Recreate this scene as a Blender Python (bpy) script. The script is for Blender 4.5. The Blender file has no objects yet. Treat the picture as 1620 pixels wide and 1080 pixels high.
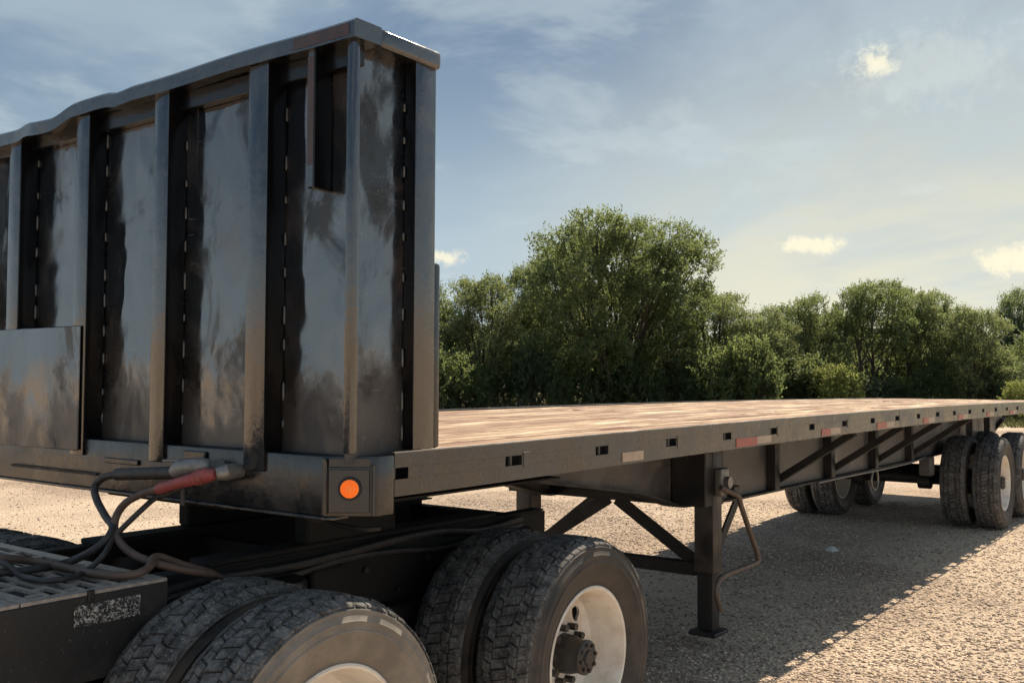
import bpy, bmesh, math, random
import numpy as np
from mathutils import Vector, Matrix, Quaternion
R = math.radians
rng = random.Random(7)
SC = bpy.context.scene
COL = SC.collection

# ------------------------------------------------------------------ camera
cam_d = bpy.data.cameras.new('camera')
cam = bpy.data.objects.new('camera', cam_d); COL.objects.link(cam); SC.camera = cam
CAM = Vector((-2.0593, -3.3555, 1.6336))
yaw, pit, rol = R(36.744), R(2.2135), R(0.2558)
Fv = Vector((math.cos(yaw)*math.cos(pit), math.sin(yaw)*math.cos(pit), math.sin(pit)))
Rv = Vector((math.sin(yaw), -math.cos(yaw), 0)); Uv = Rv.cross(Fv)
R2 = Rv*math.cos(rol)+Uv*math.sin(rol); U2 = Uv*math.cos(rol)-Rv*math.sin(rol)
m = Matrix((R2, U2, -Fv)).transposed().to_4x4(); m.translation = CAM
cam.matrix_world = m
cam_d.sensor_width = 36.0; cam_d.lens = 36.0*1556.73/1620.0
cam_d.clip_start = 0.05; cam_d.clip_end = 3000

# ------------------------------------------------------------------ sky, sun, exposure
SUN_EL, SUN_AZ = R(50), R(2.0)          # azimuth from +X towards +Y
world = bpy.data.worlds.new('World'); SC.world = world; world.use_nodes = True
SKY_STRENGTH = 0.10
def build_world():
    nt = world.node_tree; N = nt.nodes; L = nt.links
    N.clear()
    out = N.new('ShaderNodeOutputWorld'); bg = N.new('ShaderNodeBackground')
    bg.inputs['Strength'].default_value = SKY_STRENGTH
    sky = N.new('ShaderNodeTexSky'); sky.sky_type = 'NISHITA'; sky.sun_disc = False
    sky.sun_elevation = SUN_EL; sky.sun_rotation = math.pi/2 - SUN_AZ
    sky.air_density = 1.0; sky.dust_density = 3.0; sky.ozone_density = 1.0; sky.altitude = 200
    tc = N.new('ShaderNodeTexCoord')
    def math_(op, a, b=None, clamp=False):
        n = N.new('ShaderNodeMath'); n.operation = op; n.use_clamp = clamp
        for i, v in enumerate((a, b)):
            if v is None: continue
            if isinstance(v, (int, float)): n.inputs[i].default_value = v
            else: L.new(v, n.inputs[i])
        return n.outputs[0]
    def vmath(op, a, b=None):
        n = N.new('ShaderNodeVectorMath'); n.operation = op
        for i, v in enumerate((a, b)):
            if v is None: continue
            if isinstance(v, (tuple, list, Vector)): n.inputs[i].default_value = v
            else: L.new(v, n.inputs[i])
        return n
    def mix(f, a, b):
        n = N.new('ShaderNodeMix'); n.data_type = 'RGBA'
        for s, v in ((n.inputs[0], f), (n.inputs[6], a), (n.inputs[7], b)):
            if isinstance(v, (int, float)): s.default_value = v
            elif isinstance(v, tuple): s.default_value = v
            else: L.new(v, s)
        return n.outputs[2]
    d = vmath('NORMALIZE', tc.outputs['Generated']).outputs[0]
    sp = N.new('ShaderNodeSeparateXYZ'); L.new(d, sp.inputs[0])
    # planar cloud layer: direction divided by height
    hz = math_('ADD', math_('MAXIMUM', sp.outputs[2], 0.0), 0.16)
    cb = N.new('ShaderNodeCombineXYZ')
    L.new(math_('DIVIDE', sp.outputs[0], hz), cb.inputs[0]); L.new(math_('DIVIDE', sp.outputs[1], hz), cb.inputs[1])
    def noise(vec, sc, det, rough, dist=0.0, w=0.0):
        n = N.new('ShaderNodeTexNoise'); n.noise_dimensions = '3D'
        n.inputs['Scale'].default_value = sc; n.inputs['Detail'].default_value = det
        n.inputs['Roughness'].default_value = rough; n.inputs['Distortion'].default_value = dist
        L.new(vec, n.inputs['Vector']); return n.outputs['Fac']
    off = vmath('ADD', cb.outputs[0], (3.1, 0.7, 0.0)).outputs[0]
    n1 = noise(off, 0.62, 6, 0.58, 0.5)
    n2 = noise(off, 1.9, 5, 0.6, 0.3)
    def ramp(v, a, b):
        n = N.new('ShaderNodeMapRange'); n.interpolation_type = 'SMOOTHERSTEP'
        L.new(v, n.inputs['Value']); n.inputs['From Min'].default_value = a; n.inputs['From Max'].default_value = b
        return n.outputs['Result']
    haze = ramp(sp.outputs[2], 0.40, 0.0)
    veil = math_('MULTIPLY', ramp(n1, 0.42, 0.64), 0.60)
    veil2 = math_('MULTIPLY', ramp(n2, 0.48, 0.68), 0.42)
    k = 1.0/SKY_STRENGTH
    blue = (0.086*k, 0.148*k, 0.228*k, 1)
    base = mix(0.85, sky.outputs[0], blue)
    sunward = ramp(vmath('DOT_PRODUCT', d, tuple(Vector((math.cos(SUN_AZ), math.sin(SUN_AZ), 0)))).outputs['Value'], 0.75, 1.0)
    hzc = mix(sunward, (0.40*k, 0.49*k, 0.54*k, 1), (0.68*k, 0.62*k, 0.44*k, 1))
    c = mix(math_('MULTIPLY', haze, 0.88), base, hzc)
    c = mix(math_('MULTIPLY', math_('MULTIPLY', sunward, ramp(sp.outputs[2], 0.75, 0.05)), 0.40), c, (0.60*k, 0.62*k, 0.54*k, 1))
    c = mix(veil, c, (0.36*k, 0.435*k, 0.475*k, 1))
    c = mix(veil2, c, (0.45*k, 0.51*k, 0.52*k, 1))
    # a few small bright cumulus puffs
    nz = noise(d, 55.0, 5, 0.72)
    nzz = math_('MULTIPLY', math_('SUBTRACT', nz, 0.5), 3.4)
    puffs = [((0.9182, 0.2671, 0.2924), 0.0145, 0.0105, 0.95), ((0.9322, 0.3374, 0.1311), 0.023, 0.0065, 0.9),
             ((0.9795, 0.1685, 0.1106), 0.024, 0.011, 0.95), ((0.751, 0.6488, 0.1223), 0.017, 0.006, 0.85),
             ((0.9549, 0.2377, 0.1777), 0.018, 0.006, 0.30), ((0.930, 0.230, 0.285), 0.06, 0.03, 0.30),
             ((0.86, 0.44, 0.26), 0.02, 0.012, 0.16)]
    for cdir, w, h, op in puffs:
        cd = Vector(cdir).normalized(); rt = Vector((cd.y, -cd.x, 0)).normalized(); up = rt.cross(cd)
        dd = vmath('SUBTRACT', d, tuple(cd)).outputs[0]
        a = math_('DIVIDE', vmath('DOT_PRODUCT', dd, tuple(rt)).outputs['Value'], w)
        b = math_('DIVIDE', vmath('DOT_PRODUCT', dd, tuple(up)).outputs['Value'], h)
        r = math_('SQRT', math_('ADD', math_('MULTIPLY', a, a), math_('MULTIPLY', b, b)))
        r = math_('ADD', r, nzz)
        f = math_('MULTIPLY', ramp(r, 1.75 if op > .5 else 1.8, 0.30 if op > .5 else 0.1), op)
        c = mix(f, c, (0.74*k, 0.69*k, 0.52*k, 1) if op > .5 else (0.56*k, 0.60*k, 0.56*k, 1))
    L.new(c, bg.inputs['Color']); L.new(bg.outputs[0], out.inputs['Surface'])
build_world()
sun_d = bpy.data.lights.new('sun', 'SUN'); sun = bpy.data.objects.new('sun', sun_d); COL.objects.link(sun)
sun_d.energy = 5.0; sun_d.angle = R(0.5); sun_d.color = (1.0, 0.875, 0.68)
S = Vector((math.cos(SUN_EL)*math.cos(SUN_AZ), math.cos(SUN_EL)*math.sin(SUN_AZ), math.sin(SUN_EL)))
sun.rotation_euler = (-S).to_track_quat('-Z', 'Y').to_euler()
sun.location = (10, 0, 30)
vs = SC.view_settings
vs.view_transform = 'Standard'; vs.look = 'None'; vs.exposure = 0.50; vs.gamma = 1.0; vs.use_curve_mapping = False
SC.cycles.use_adaptive_sampling = True; SC.cycles.adaptive_threshold = 0.02; SC.cycles.max_bounces = 6; SC.cycles.diffuse_bounces = 3; SC.cycles.glossy_bounces = 4; SC.cycles.transmission_bounces = 3; SC.cycles.transparent_max_bounces = 4

# ------------------------------------------------------------------ mesh helpers
def darken_sides(o, axis, mat, lim=.7):  # faces across one axis get a darker material that paints their shade
    me = o.data; me.materials.append(mat)
    me.polygons.foreach_set('material_index', [1 if abs(p.normal[axis]) > lim else 0 for p in me.polygons]); return o
class MB:
    def __init__(s): s.v = []; s.f = []
    def add(s, vs, fs):
        o = len(s.v); s.v += [tuple(p) for p in vs]; s.f += [tuple(i+o for i in f) for f in fs]; return s
    def box(s, x0, x1, y0, y1, z0, z1):
        return s.add([(x0,y0,z0),(x1,y0,z0),(x1,y1,z0),(x0,y1,z0),(x0,y0,z1),(x1,y0,z1),(x1,y1,z1),(x0,y1,z1)],
                     [(0,3,2,1),(4,5,6,7),(0,1,5,4),(1,2,6,5),(2,3,7,6),(3,0,4,7)])
    def beam(s, p0, p1, w, h, up=(0,0,1)):
        p0 = Vector(p0); p1 = Vector(p1); d = (p1-p0).normalized(); u = Vector(up)
        if abs(d.dot(u)) > .98: u = Vector((1,0,0))
        a = d.cross(u).normalized(); b = a.cross(d)
        q = [p + a*sx*w/2 + b*sz*h/2 for p in (p0, p1) for sx, sz in ((-1,-1),(1,-1),(1,1),(-1,1))]
        return s.add(q, [(3,2,1,0),(4,5,6,7),(0,1,5,4),(1,2,6,5),(2,3,7,6),(3,0,4,7)])
    def sweep(s, sections, closed_ends=True):
        """sections: list of equal-length rings"""
        n = len(sections[0]); vs = [p for r in sections for p in r]; fs = []
        for i in range(len(sections)-1):
            for j in range(n):
                a = i*n+j; b = i*n+(j+1) % n
                fs.append((a, b, b+n, a+n))
        if closed_ends:
            fs.append(tuple(range(n-1, -1, -1))); fs.append(tuple(range((len(sections)-1)*n, len(sections)*n)))
        return s.add(vs, fs)
    def tube(s, pts, r, n=10):
        pts = [Vector(p) for p in pts]; rings = []; prev = None
        for i, p in enumerate(pts):
            t = (pts[min(i+1, len(pts)-1)]-pts[max(i-1, 0)]).normalized()
            if prev is None:
                u = Vector((0,0,1)) if abs(t.z) < .9 else Vector((1,0,0)); a = t.cross(u).normalized()
            else:
                a = (prev - t*prev.dot(t)).normalized()
            prev = a; b = t.cross(a); rr = r[i] if isinstance(r, (list, tuple)) else r
            rings.append([p + (a*math.cos(2*math.pi*k/n)+b*math.sin(2*math.pi*k/n))*rr for k in range(n)])
        return s.sweep(rings)
    def cyl(s, p0, p1, r, n=16): return s.tube([p0, p1], r, n)
    def lathe(s, prof, n=64, axis='Y', center=(0,0,0), closed=False):
        """prof: (radius, axial) list, revolved about Y"""
        c = Vector(center); vs = []; fs = []
        for r, y in prof:
            for k in range(n):
                a = 2*math.pi*k/n; vs.append(c + Vector((r*math.cos(a), y, r*math.sin(a))))
        m_ = len(prof)
        for i in range(m_ if closed else m_-1):
            i2 = (i+1) % m_
            for k in range(n):
                k2 = (k+1) % n; fs.append((i*n+k, i2*n+k, i2*n+k2, i*n+k2))
        return s.add(vs, fs)
    def prism(s, poly, z0, z1):
        n = len(poly); vs = [(x,y,z0) for x,y in poly]+[(x,y,z1) for x,y in poly]
        fs = [tuple(range(n-1,-1,-1)), tuple(range(n,2*n))]+[(i,(i+1)%n,(i+1)%n+n,i+n) for i in range(n)]
        return s.add(vs, fs)
    def build(s, name, mat, parent=None, bevel=0.0, seg=1, smooth=False, ang=35):
        me = bpy.data.meshes.new(name); me.from_pydata(s.v, [], s.f)
        bm = bmesh.new(); bm.from_mesh(me)
        bmesh.ops.recalc_face_normals(bm, faces=bm.faces)
        if bevel > 0:
            es = [e for e in bm.edges if len(e.link_faces) == 2 and e.calc_face_angle(0) > R(30)]
            bmesh.ops.bevel(bm, geom=es, offset=bevel, segments=seg, affect='EDGES', profile=.5, clamp_overlap=True)
        bm.to_mesh(me); bm.free()
        if smooth or bevel > 0:
            me.polygons.foreach_set('use_smooth', [True]*len(me.polygons)); me.set_sharp_from_angle(angle=R(ang))
        me.materials.append(mat)
        return link(name, me, parent)
def link(name, me, parent=None):
    o = bpy.data.objects.new(name, me); COL.objects.link(o)
    if parent is not None: attach(o, parent)
    return o
def root_of(p):
    m_ = Matrix.Translation(p.location) if p.type == 'EMPTY' and p.parent is None else Matrix.Identity(4)
    return m_
def attach(o, parent):
    """parent keeping coordinates given in world space (parents here are never rotated)"""
    o.parent = parent
    t = Vector((0,0,0)); q = parent
    while q is not None:
        t += q.location + q.matrix_parent_inverse.translation; q = q.parent
    o.matrix_parent_inverse = Matrix.Translation(-t)
def empty(name, loc): 
    o = bpy.data.objects.new(name, None); COL.objects.link(o); o.location = loc; o.empty_display_size = .2; return o
def tag(o, label=None, cat=None, group=None, kind=None):
    for k, v in (('label', label), ('category', cat), ('group', group), ('kind', kind)):
        if v: o[k] = v
    return o
def spline(pts, n=8):
    P = [Vector(p) for p in pts]; P = [P[0]*2-P[1]]+P+[P[-1]*2-P[-2]]; out = []
    for i in range(1, len(P)-2):
        a, b, c, d = P[i-1:i+3]
        for k in range(n):
            t = k/n; out.append(.5*((2*b)+(c-a)*t+(2*a-5*b+4*c-d)*t*t+(3*b-a-3*c+d)*t**3))
    out.append(P[-2]); return out

# ------------------------------------------------------------------ materials
class Mat:
    def __init__(s, name, rough=.6, metal=0.0, ior=1.5):
        s.m = bpy.data.materials.new(name); s.m.use_nodes = True; s.nt = s.m.node_tree
        s.N = s.nt.nodes; s.L = s.nt.links; s.N.clear()
        s.out = s.N.new('ShaderNodeOutputMaterial'); s.b = s.N.new('ShaderNodeBsdfPrincipled')
        s.L.new(s.b.outputs[0], s.out.inputs[0]); s.set('Roughness', rough); s.set('Metallic', metal); s.set('IOR', ior)
        s.tc = s.N.new('ShaderNodeTexCoord')
    def set(s, k, v):
        i = s.b.inputs[k]
        if isinstance(v, (int, float)): i.default_value = v
        elif isinstance(v, tuple): i.default_value = v if len(v) == 4 else v+(1,)
        else: s.L.new(v, i)
    def coord(s, scale=(1,1,1), kind='Object'):
        n = s.N.new('ShaderNodeMapping'); s.L.new(s.tc.outputs[kind], n.inputs[0]); n.inputs['Scale'].default_value = scale; return n.outputs[0]
    def geo(s, scale=(1,1,1)):
        g = s.N.new('ShaderNodeNewGeometry'); n = s.N.new('ShaderNodeMapping'); s.L.new(g.outputs['Position'], n.inputs[0]); n.inputs['Scale'].default_value = scale; return n.outputs[0]
    def noise(s, sc, det=5, rough=.55, vec=None, dist=0.0):
        n = s.N.new('ShaderNodeTexNoise'); n.inputs['Scale'].default_value = sc; n.inputs['Detail'].default_value = det
        n.inputs['Roughness'].default_value = rough; n.inputs['Distortion'].default_value = dist
        s.L.new(vec if vec is not None else s.geo(), n.inputs['Vector']); return n.outputs['Fac']
    def vor(s, sc, vec=None, feat='F1', out='Distance', rnd=1.0):
        n = s.N.new('ShaderNodeTexVoronoi'); n.inputs['Scale'].default_value = sc; n.feature = feat; n.inputs['Randomness'].default_value = rnd
        s.L.new(vec if vec is not None else s.geo(), n.inputs['Vector']); return n.outputs[out]
    def ramp(s, v, a, b, lo=0.0, hi=1.0):
        n = s.N.new('ShaderNodeMapRange'); n.interpolation_type = 'SMOOTHSTEP'; s.L.new(v, n.inputs['Value'])
        n.inputs['From Min'].default_value = a; n.inputs['From Max'].default_value = b
        n.inputs['To Min'].default_value = lo; n.inputs['To Max'].default_value = hi; return n.outputs['Result']
    def mix(s, f, a, b, mode='MIX'):
        n = s.N.new('ShaderNodeMix'); n.data_type = 'RGBA'; n.blend_type = mode
        for q, v in ((n.inputs[0], f), (n.inputs[6], a), (n.inputs[7], b)):
            if isinstance(v, (int, float)): q.default_value = v
            elif isinstance(v, tuple): q.default_value = v+(1,) if len(v) == 3 else v
            else: s.L.new(v, q)
        return n.outputs[2]
    def mth(s, op, a, b=0.0):
        n = s.N.new('ShaderNodeMath'); n.operation = op
        for i, v in enumerate((a, b)):
            if isinstance(v, (int, float)): n.inputs[i].default_value = v
            else: s.L.new(v, n.inputs[i])
        return n.outputs[0]
    def bump(s, h, strength=.3, dist=.01, prev=None):
        n = s.N.new('ShaderNodeBump'); n.inputs['Strength'].default_value = strength; n.inputs['Distance'].default_value = dist
        s.L.new(h, n.inputs['Height'])
        if prev is not None: s.L.new(prev, n.inputs['Normal'])
        s.L.new(n.outputs[0], s.b.inputs['Normal']); return n.outputs[0]
    def rand_obj(s):
        n = s.N.new('ShaderNodeObjectInfo'); return n.outputs['Random']

def m_gloss():
    q = Mat('black_gloss_paint', ior=2.45)
    soft = q.noise(2.6, 5, .58, q.geo((1,1,.75)), .4); fine = q.noise(38, 4, .65); wave = q.noise(3.4, 2, .45, q.geo((1,1,.6)), .4)
    dust = q.mth('MULTIPLY', q.ramp(soft, .54, .76), q.ramp(fine, .25, .7, .55, 1.0))
    brown = q.mth('MULTIPLY', q.ramp(q.noise(3.3, 6, .65, None, .3), .50, .68), .75)
    soot = q.mth('MULTIPLY', q.ramp(q.noise(3.1, 5, .62, q.geo((1.3,1.3,.8)), .6), .49, .62), .92)
    c = q.mix(dust, (.006,.0065,.008), (.080,.078,.078))
    c = q.mix(brown, c, (.058,.042,.035)); c = q.mix(soot, c, (.005,.005,.0055))
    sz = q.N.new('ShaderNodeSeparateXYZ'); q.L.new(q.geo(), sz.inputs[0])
    dim_refl = q.mth('MULTIPLY', q.ramp(q.mth('ADD', q.mth('MULTIPLY', q.noise(4.2, 6, .65, q.geo((1,1,.55)), .4), 1.1), q.mth('MULTIPLY', q.mth('SUBTRACT', 1.62, sz.outputs[2]), .75)), .48, .68), .85)  # dull brown towards the foot, painted in to mute the low reflection
    c = q.mix(dim_refl, c, (.044,.037,.033))
    run = q.ramp(q.noise(1.0, 5, .7, q.geo((46,46,1.6))), .66, .72); scr = q.ramp(q.noise(1.0, 3, .6, q.geo((5,5,70)), 1.5), .70, .73)
    c = q.mix(q.mth('MULTIPLY', run, .45), c, (.14,.12,.105)); c = q.mix(q.mth('MULTIPLY', scr, .5), c, (.20,.19,.18))
    c = q.mix(q.ramp(q.noise(150, 2, .5), .70, .75), c, (.22,.20,.18))
    q.set('Base Color', c)
    r = q.ramp(q.noise(2.4, 5, .65, None, .3), .38, .66, .05, .14)
    r = q.mth('ADD', r, q.mth('MULTIPLY', dust, .16)); r = q.mth('ADD', r, q.mth('MULTIPLY', brown, .22)); r = q.mth('ADD', r, q.mth('MULTIPLY', soot, .25)); r = q.mth('ADD', r, q.mth('MULTIPLY', dim_refl, .30))
    q.set('Roughness', r); q.set('Specular IOR Level', q.mth('SUBTRACT', .5, q.mth('MAXIMUM', q.mth('MULTIPLY', dim_refl, .36), q.mth('ADD', q.mth('MULTIPLY', soot, .34), q.mth('MULTIPLY', brown, .10)))))
    b = q.bump(wave, .34, .06); q.bump(fine, .05, .003, b)
    return q.m
def m_frame(name, base, dust, lo=.35, hi=.65, ior=1.6, amt=(.42,.70)):
    q = Mat(name, ior=ior)
    n1 = q.noise(4.5, 8, .65, None, .5); n2 = q.noise(45, 5, .65)
    f = q.mth('MULTIPLY', q.ramp(n1, *amt), q.ramp(n2, .3, .65, .55, 1.0))
    c = q.mix(f, base, dust)
    c = q.mix(q.ramp(q.noise(9, 9, .75), .62, .70), c, (.075,.040,.026))
    c = q.mix(q.ramp(q.noise(120, 2, .5), .70, .75), c, tuple(min(1, v*2.2) for v in dust))
    q.set('Base Color', c); q.set('Roughness', q.ramp(n1, .35, .7, lo, hi))
    b = q.bump(q.noise(6, 5, .6), .25, .02); q.bump(n2, .12, .004, b)
    return q.m
def m_rubber():
    q = Mat('tyre_rubber', rough=.85)
    n = q.noise(16, 6, .7, q.coord()); n2 = q.noise(85, 5, .75, q.coord())
    c = q.mix(q.ramp(n, .38, .66), (.055,.052,.050), (.18,.17,.16))
    c = q.mix(q.ramp(n2, .52, .72, 0, .8), c, (.40,.38,.36)); c = q.mix(q.ramp(n2, .44, .34, 0, .7), c, (.022,.021,.021))
    q.set('Base Color', c); q.bump(n2, .45, .006); return q.m
def m_side(name='tyre_sidewall', lo=(.022,.021,.020), hi=(.085,.068,.056)):
    q = Mat(name, rough=.7)
    n = q.noise(5, 7, .65, q.coord()); n2 = q.noise(70, 4, .6, q.coord())
    c = q.mix(q.ramp(n, .36, .66), lo, hi)
    q.set('Base Color', c); q.set('Roughness', q.ramp(n, .3, .7, .5, .8)); q.bump(n2, .15, .003); return q.m
def m_rim():
    q = Mat('white_rim_paint', rough=.5)
    n = q.noise(7, 8, .65, q.coord()); n2 = q.noise(60, 5, .6, q.coord())
    c = q.mix(q.ramp(n, .38, .70), (.84,.79,.71), (.64,.55,.45))
    c = q.mix(q.ramp(q.noise(12, 9, .8, q.coord()), .66, .72), c, (.16,.09,.06))
    q.set('Base Color', c); q.set('Roughness', .5); q.bump(n2, .12, .003); return q.m
def m_wood():
    q = Mat('weathered_deck_wood', rough=.85)
    pos = q.geo(); rv = q.rand_obj()
    add = q.N.new('ShaderNodeVectorMath'); add.operation = 'ADD'; cb = q.N.new('ShaderNodeCombineXYZ')
    q.L.new(q.mth('MULTIPLY', rv, 17.0), cb.inputs[0]); q.L.new(q.mth('MULTIPLY', rv, 9.0), cb.inputs[2])
    q.L.new(pos, add.inputs[0]); q.L.new(cb.outputs[0], add.inputs[1])
    mp = q.N.new('ShaderNodeMapping'); q.L.new(add.outputs[0], mp.inputs[0]); mp.inputs['Scale'].default_value = (.7, 26, 26)
    grain = q.noise(1.6, 8, .65, mp.outputs[0], .6)
    mp2 = q.N.new('ShaderNodeMapping'); q.L.new(add.outputs[0], mp2.inputs[0]); mp2.inputs['Scale'].default_value = (1.1, 9, 9)
    blot = q.noise(1.3, 7, .65, mp2.outputs[0], .5)
    c = q.mix(q.ramp(grain, .30, .62), (.14,.068,.044), (.62,.45,.30))
    c = q.mix(q.ramp(blot, .46, .58, 0, .92), c, (.20,.098,.066))
    c = q.mix(q.ramp(blot, .46, .34), c, (.86,.73,.53))
    c = q.mix(q.ramp(rv, .45, .60, 0, .45), c, (.33,.20,.135)); c = q.mix(q.ramp(rv, .82, .86, 0, .75), c, (.20,.125,.092))
    q.set('Base Color', c); q.bump(grain, .8, .012); return q.m
def m_gravel():
    q = Mat('gravel_ground', rough=.95)
    p = q.geo(); g2 = q.geo((1,1,1))
    big = q.noise(.35, 4, .6, p, .4); mid = q.noise(2.0, 5, .7, p); fine = q.noise(70, 4, .8, p)
    v = q.vor(46, p); v2 = q.vor(105, p); v3 = q.vor(26, p)
    s1 = q.N.new('ShaderNodeSeparateColor'); q.L.new(q.vor(46, p, out='Color'), s1.inputs[0])
    s2 = q.N.new('ShaderNodeSeparateColor'); q.L.new(q.vor(105, p, out='Color'), s2.inputs[0])
    rut = q.noise(1.0, 4, .6, q.geo((.10,.85,1)), .5)
    tone = q.mth('ADD', q.mth('MULTIPLY', s1.outputs[0], .55), q.mth('MULTIPLY', s2.outputs[0], .45))
    c = q.mix(q.ramp(tone, .15, .85), (.19,.130,.090), (.82,.615,.455))
    c = q.mix(q.ramp(fine, .52, .70, 0, .75), c, (.27,.195,.145))
    c = q.mix(q.ramp(v, .38, .68, 0, .85), c, (.25,.18,.135))
    c = q.mix(q.ramp(mid, .46, .70, 0, .5), c, (.44,.325,.240))
    c = q.mix(q.ramp(big, .38, .60, 0, .6), c, (.80,.63,.47))
    c = q.mix(q.ramp(rut, .50, .68, 0, .5), c, (.38,.275,.205))
    q.set('Base Color', c)
    b = q.bump(v, 1.0, -.022); b = q.bump(v3, .3, -.02, b); b = q.bump(v2, .5, -.006, b); q.bump(fine, .4, .006, b); return q.m
def m_stone():
    q = Mat('loose_stone', rough=.9)
    g = q.N.new('ShaderNodeNewGeometry'); rv = g.outputs['Random Per Island']
    c = q.mix(q.ramp(rv, 0, 1), (.24,.175,.135), (.78,.61,.47))
    c = q.mix(q.ramp(q.noise(60, 3, .6), .55, .7), c, (.32,.25,.18))
    q.set('Base Color', c); return q.m
def m_leaf(name, a, b, trans=.58):
    q = Mat(name, rough=.55)
    g = q.N.new('ShaderNodeNewGeometry'); rv = g.outputs['Random Per Island']
    c = q.mix(rv, a, b); c = q.mix(q.ramp(q.noise(.55, 3, .5), .35, .7, 0, .6), c, b)
    q.set('Base Color', c)
    t = q.N.new('ShaderNodeBsdfTranslucent'); q.L.new(q.mix(.6, c, (.36,.41,.13)), t.inputs[0])
    ms = q.N.new('ShaderNodeMixShader'); ms.inputs[0].default_value = trans
    q.L.new(q.b.outputs[0], ms.inputs[1]); q.L.new(t.outputs[0], ms.inputs[2]); q.L.new(ms.outputs[0], q.out.inputs[0]); return q.m
def m_plain(name, col, rough=.6, metal=0, vary=.35, sc=20, bump=.1, dust=None):
    q = Mat(name, rough=rough, metal=metal)
    n = q.noise(sc, 6, .65)
    c = q.mix(q.ramp(n, .35, .7, 0, vary), col, dust if dust else tuple(v*.45 for v in col))
    q.set('Base Color', c); q.bump(n, bump, .004); return q.m
def m_plate():
    q = Mat('scraped_nameplate', rough=.5)
    n = q.noise(70, 7, .8, None, 1.2); n2 = q.noise(170, 3, .7)
    q.set('Base Color', q.mix(q.mth('MULTIPLY', q.ramp(n, .5, .56), q.ramp(n2, .38, .5)), (.012,.012,.014), (.55,.52,.48))); return q.m
def m_grass():
    q = Mat('dry_grass', rough=.8)
    g = q.N.new('ShaderNodeNewGeometry'); rv = g.outputs['Random Per Island']
    c = q.mix(rv, (.13,.16,.035), (.34,.28,.12)); q.set('Base Color', c); return q.m
def m_weeds():
    q = Mat('dry_weeds', rough=.85)
    g = q.N.new('ShaderNodeNewGeometry'); rv = g.outputs['Random Per Island']
    q.set('Base Color', q.mix(rv, (.05,.06,.026), (.11,.085,.05))); return q.m
def m_verge():
    q = Mat('verge_soil', rough=.95); n = q.noise(3, 8, .7)
    q.set('Base Color', q.mix(q.ramp(n, .35, .65), (.13,.13,.045), (.27,.23,.11))); q.bump(q.noise(30, 5, .7), .6, .05); return q.m
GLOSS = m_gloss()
FLANK = m_plain('shaded_flank_black', (.005,.005,.006), .22, 0, .4, 10, .05)  # near-black that paints the shade on post sides and under the top rail
POSTM = m_frame('dusty_gloss_post', (.008,.0085,.010), (.046,.046,.048), .10, .30, 2.1, (.46,.80))
RAILM = m_frame('dusty_black_rail', (.012,.0118,.012), (.062,.056,.052), .16, .45, 1.8, (.44,.76))
BEAMM = m_frame('dusty_beam_steel', (.060,.056,.054), (.155,.137,.120), .4, .7)
DARK = m_frame('dark_chassis_steel', (.016,.015,.015), (.050,.042,.036), .5, .8, 1.5, (.45,.75))
NOSEM = m_frame('dirty_nose_steel', (.007,.007,.0075), (.048,.043,.039), .16, .46, 1.75, (.46,.76))
LEGM = m_frame('landing_gear_steel', (.020,.018,.017), (.080,.064,.054), .4, .7)
BEAD = m_plain('weld_bead_metal', (.17,.165,.16), .4, .3, .7, 60, .2)
RUB, SIDE, RIM, WOOD = m_rubber(), m_side(), m_rim(), m_wood()
SIDE_PALE = m_side('pale_tyre_sidewall', (.15,.132,.112), (.27,.235,.195))  # paler tan sidewall for the outer tyres of the front drive axle
GRAVEL, STONE = m_gravel(), m_stone()
HOSE = m_plain('hose_rubber', (.030,.028,.028), .55, 0, .6, 30, .2, (.085,.070,.060))
HOSEB = m_plain('brown_hose_rubber', (.135,.085,.062), .6, 0, .7, 30, .3, (.05,.04,.036))
REDP = m_plain('faded_red_grip', (.36,.075,.070), .5, 0, .55, 40, .25, (.20,.07,.06))
ALU = m_plain('worn_aluminium', (.42,.36,.31), .42, .15, .7, 35, .2, (.17,.14,.12))
CAST = m_plain('cast_metal', (.30,.28,.26), .45, .5, .6, 40, .3)
AMBER = Mat('amber_lens', rough=.25); AMBER.set('Base Color', (.95,.20,.025)); AMBER.set('Emission Color', (1,.22,.03)); AMBER.set('Emission Strength', .22); AMBER = AMBER.m
TAPER = m_plain('red_reflective_tape', (.42,.085,.065), .4, 0, .5, 30, .05, (.22,.10,.085))
TAPEW = m_plain('faded_white_tape', (.50,.38,.28), .45, 0, .5, 30, .05, (.28,.20,.15))
GREASE = m_plain('greasy_black_steel', (.008,.0075,.007), .85, 0, .5, 12, .2, (.020,.017,.015))
OLDRED = m_plain('worn_red_tape', (.085,.048,.047), .4, 0, .9, 25, .1, (.045,.042,.043))
LIP = m_plain('worn_bright_steel', (.55,.53,.50), .35, .6, .7, 6, .3, (.10,.09,.085))
CRANK = m_plain('rusty_crank_steel', (.14,.105,.082), .55, .2, .7, 25, .3, (.06,.045,.038))
BLACK = m_plain('black_paint', (.012,.012,.013), .5)
PLATE = m_plate()
BARK = m_plain('tree_bark', (.075,.058,.045), .9, 0, .5, 8, .6)
LEAFS = [m_leaf('leaf_mid_green', (.036,.080,.048), (.130,.172,.085)),
         m_leaf('leaf_dark_green', (.030,.072,.046), (.125,.165,.076)),
         m_leaf('leaf_olive', (.100,.140,.082), (.225,.250,.140)),
         m_leaf('leaf_yellow_green', (.160,.185,.055), (.300,.300,.095)),
         m_leaf('leaf_blue_green', (.046,.086,.074), (.110,.150,.120))]
GRASS, WEEDS, VERGE = m_grass(), m_weeds(), m_verge()
PAPER = m_plain('paper_white', (.75,.73,.70), .7)

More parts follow.
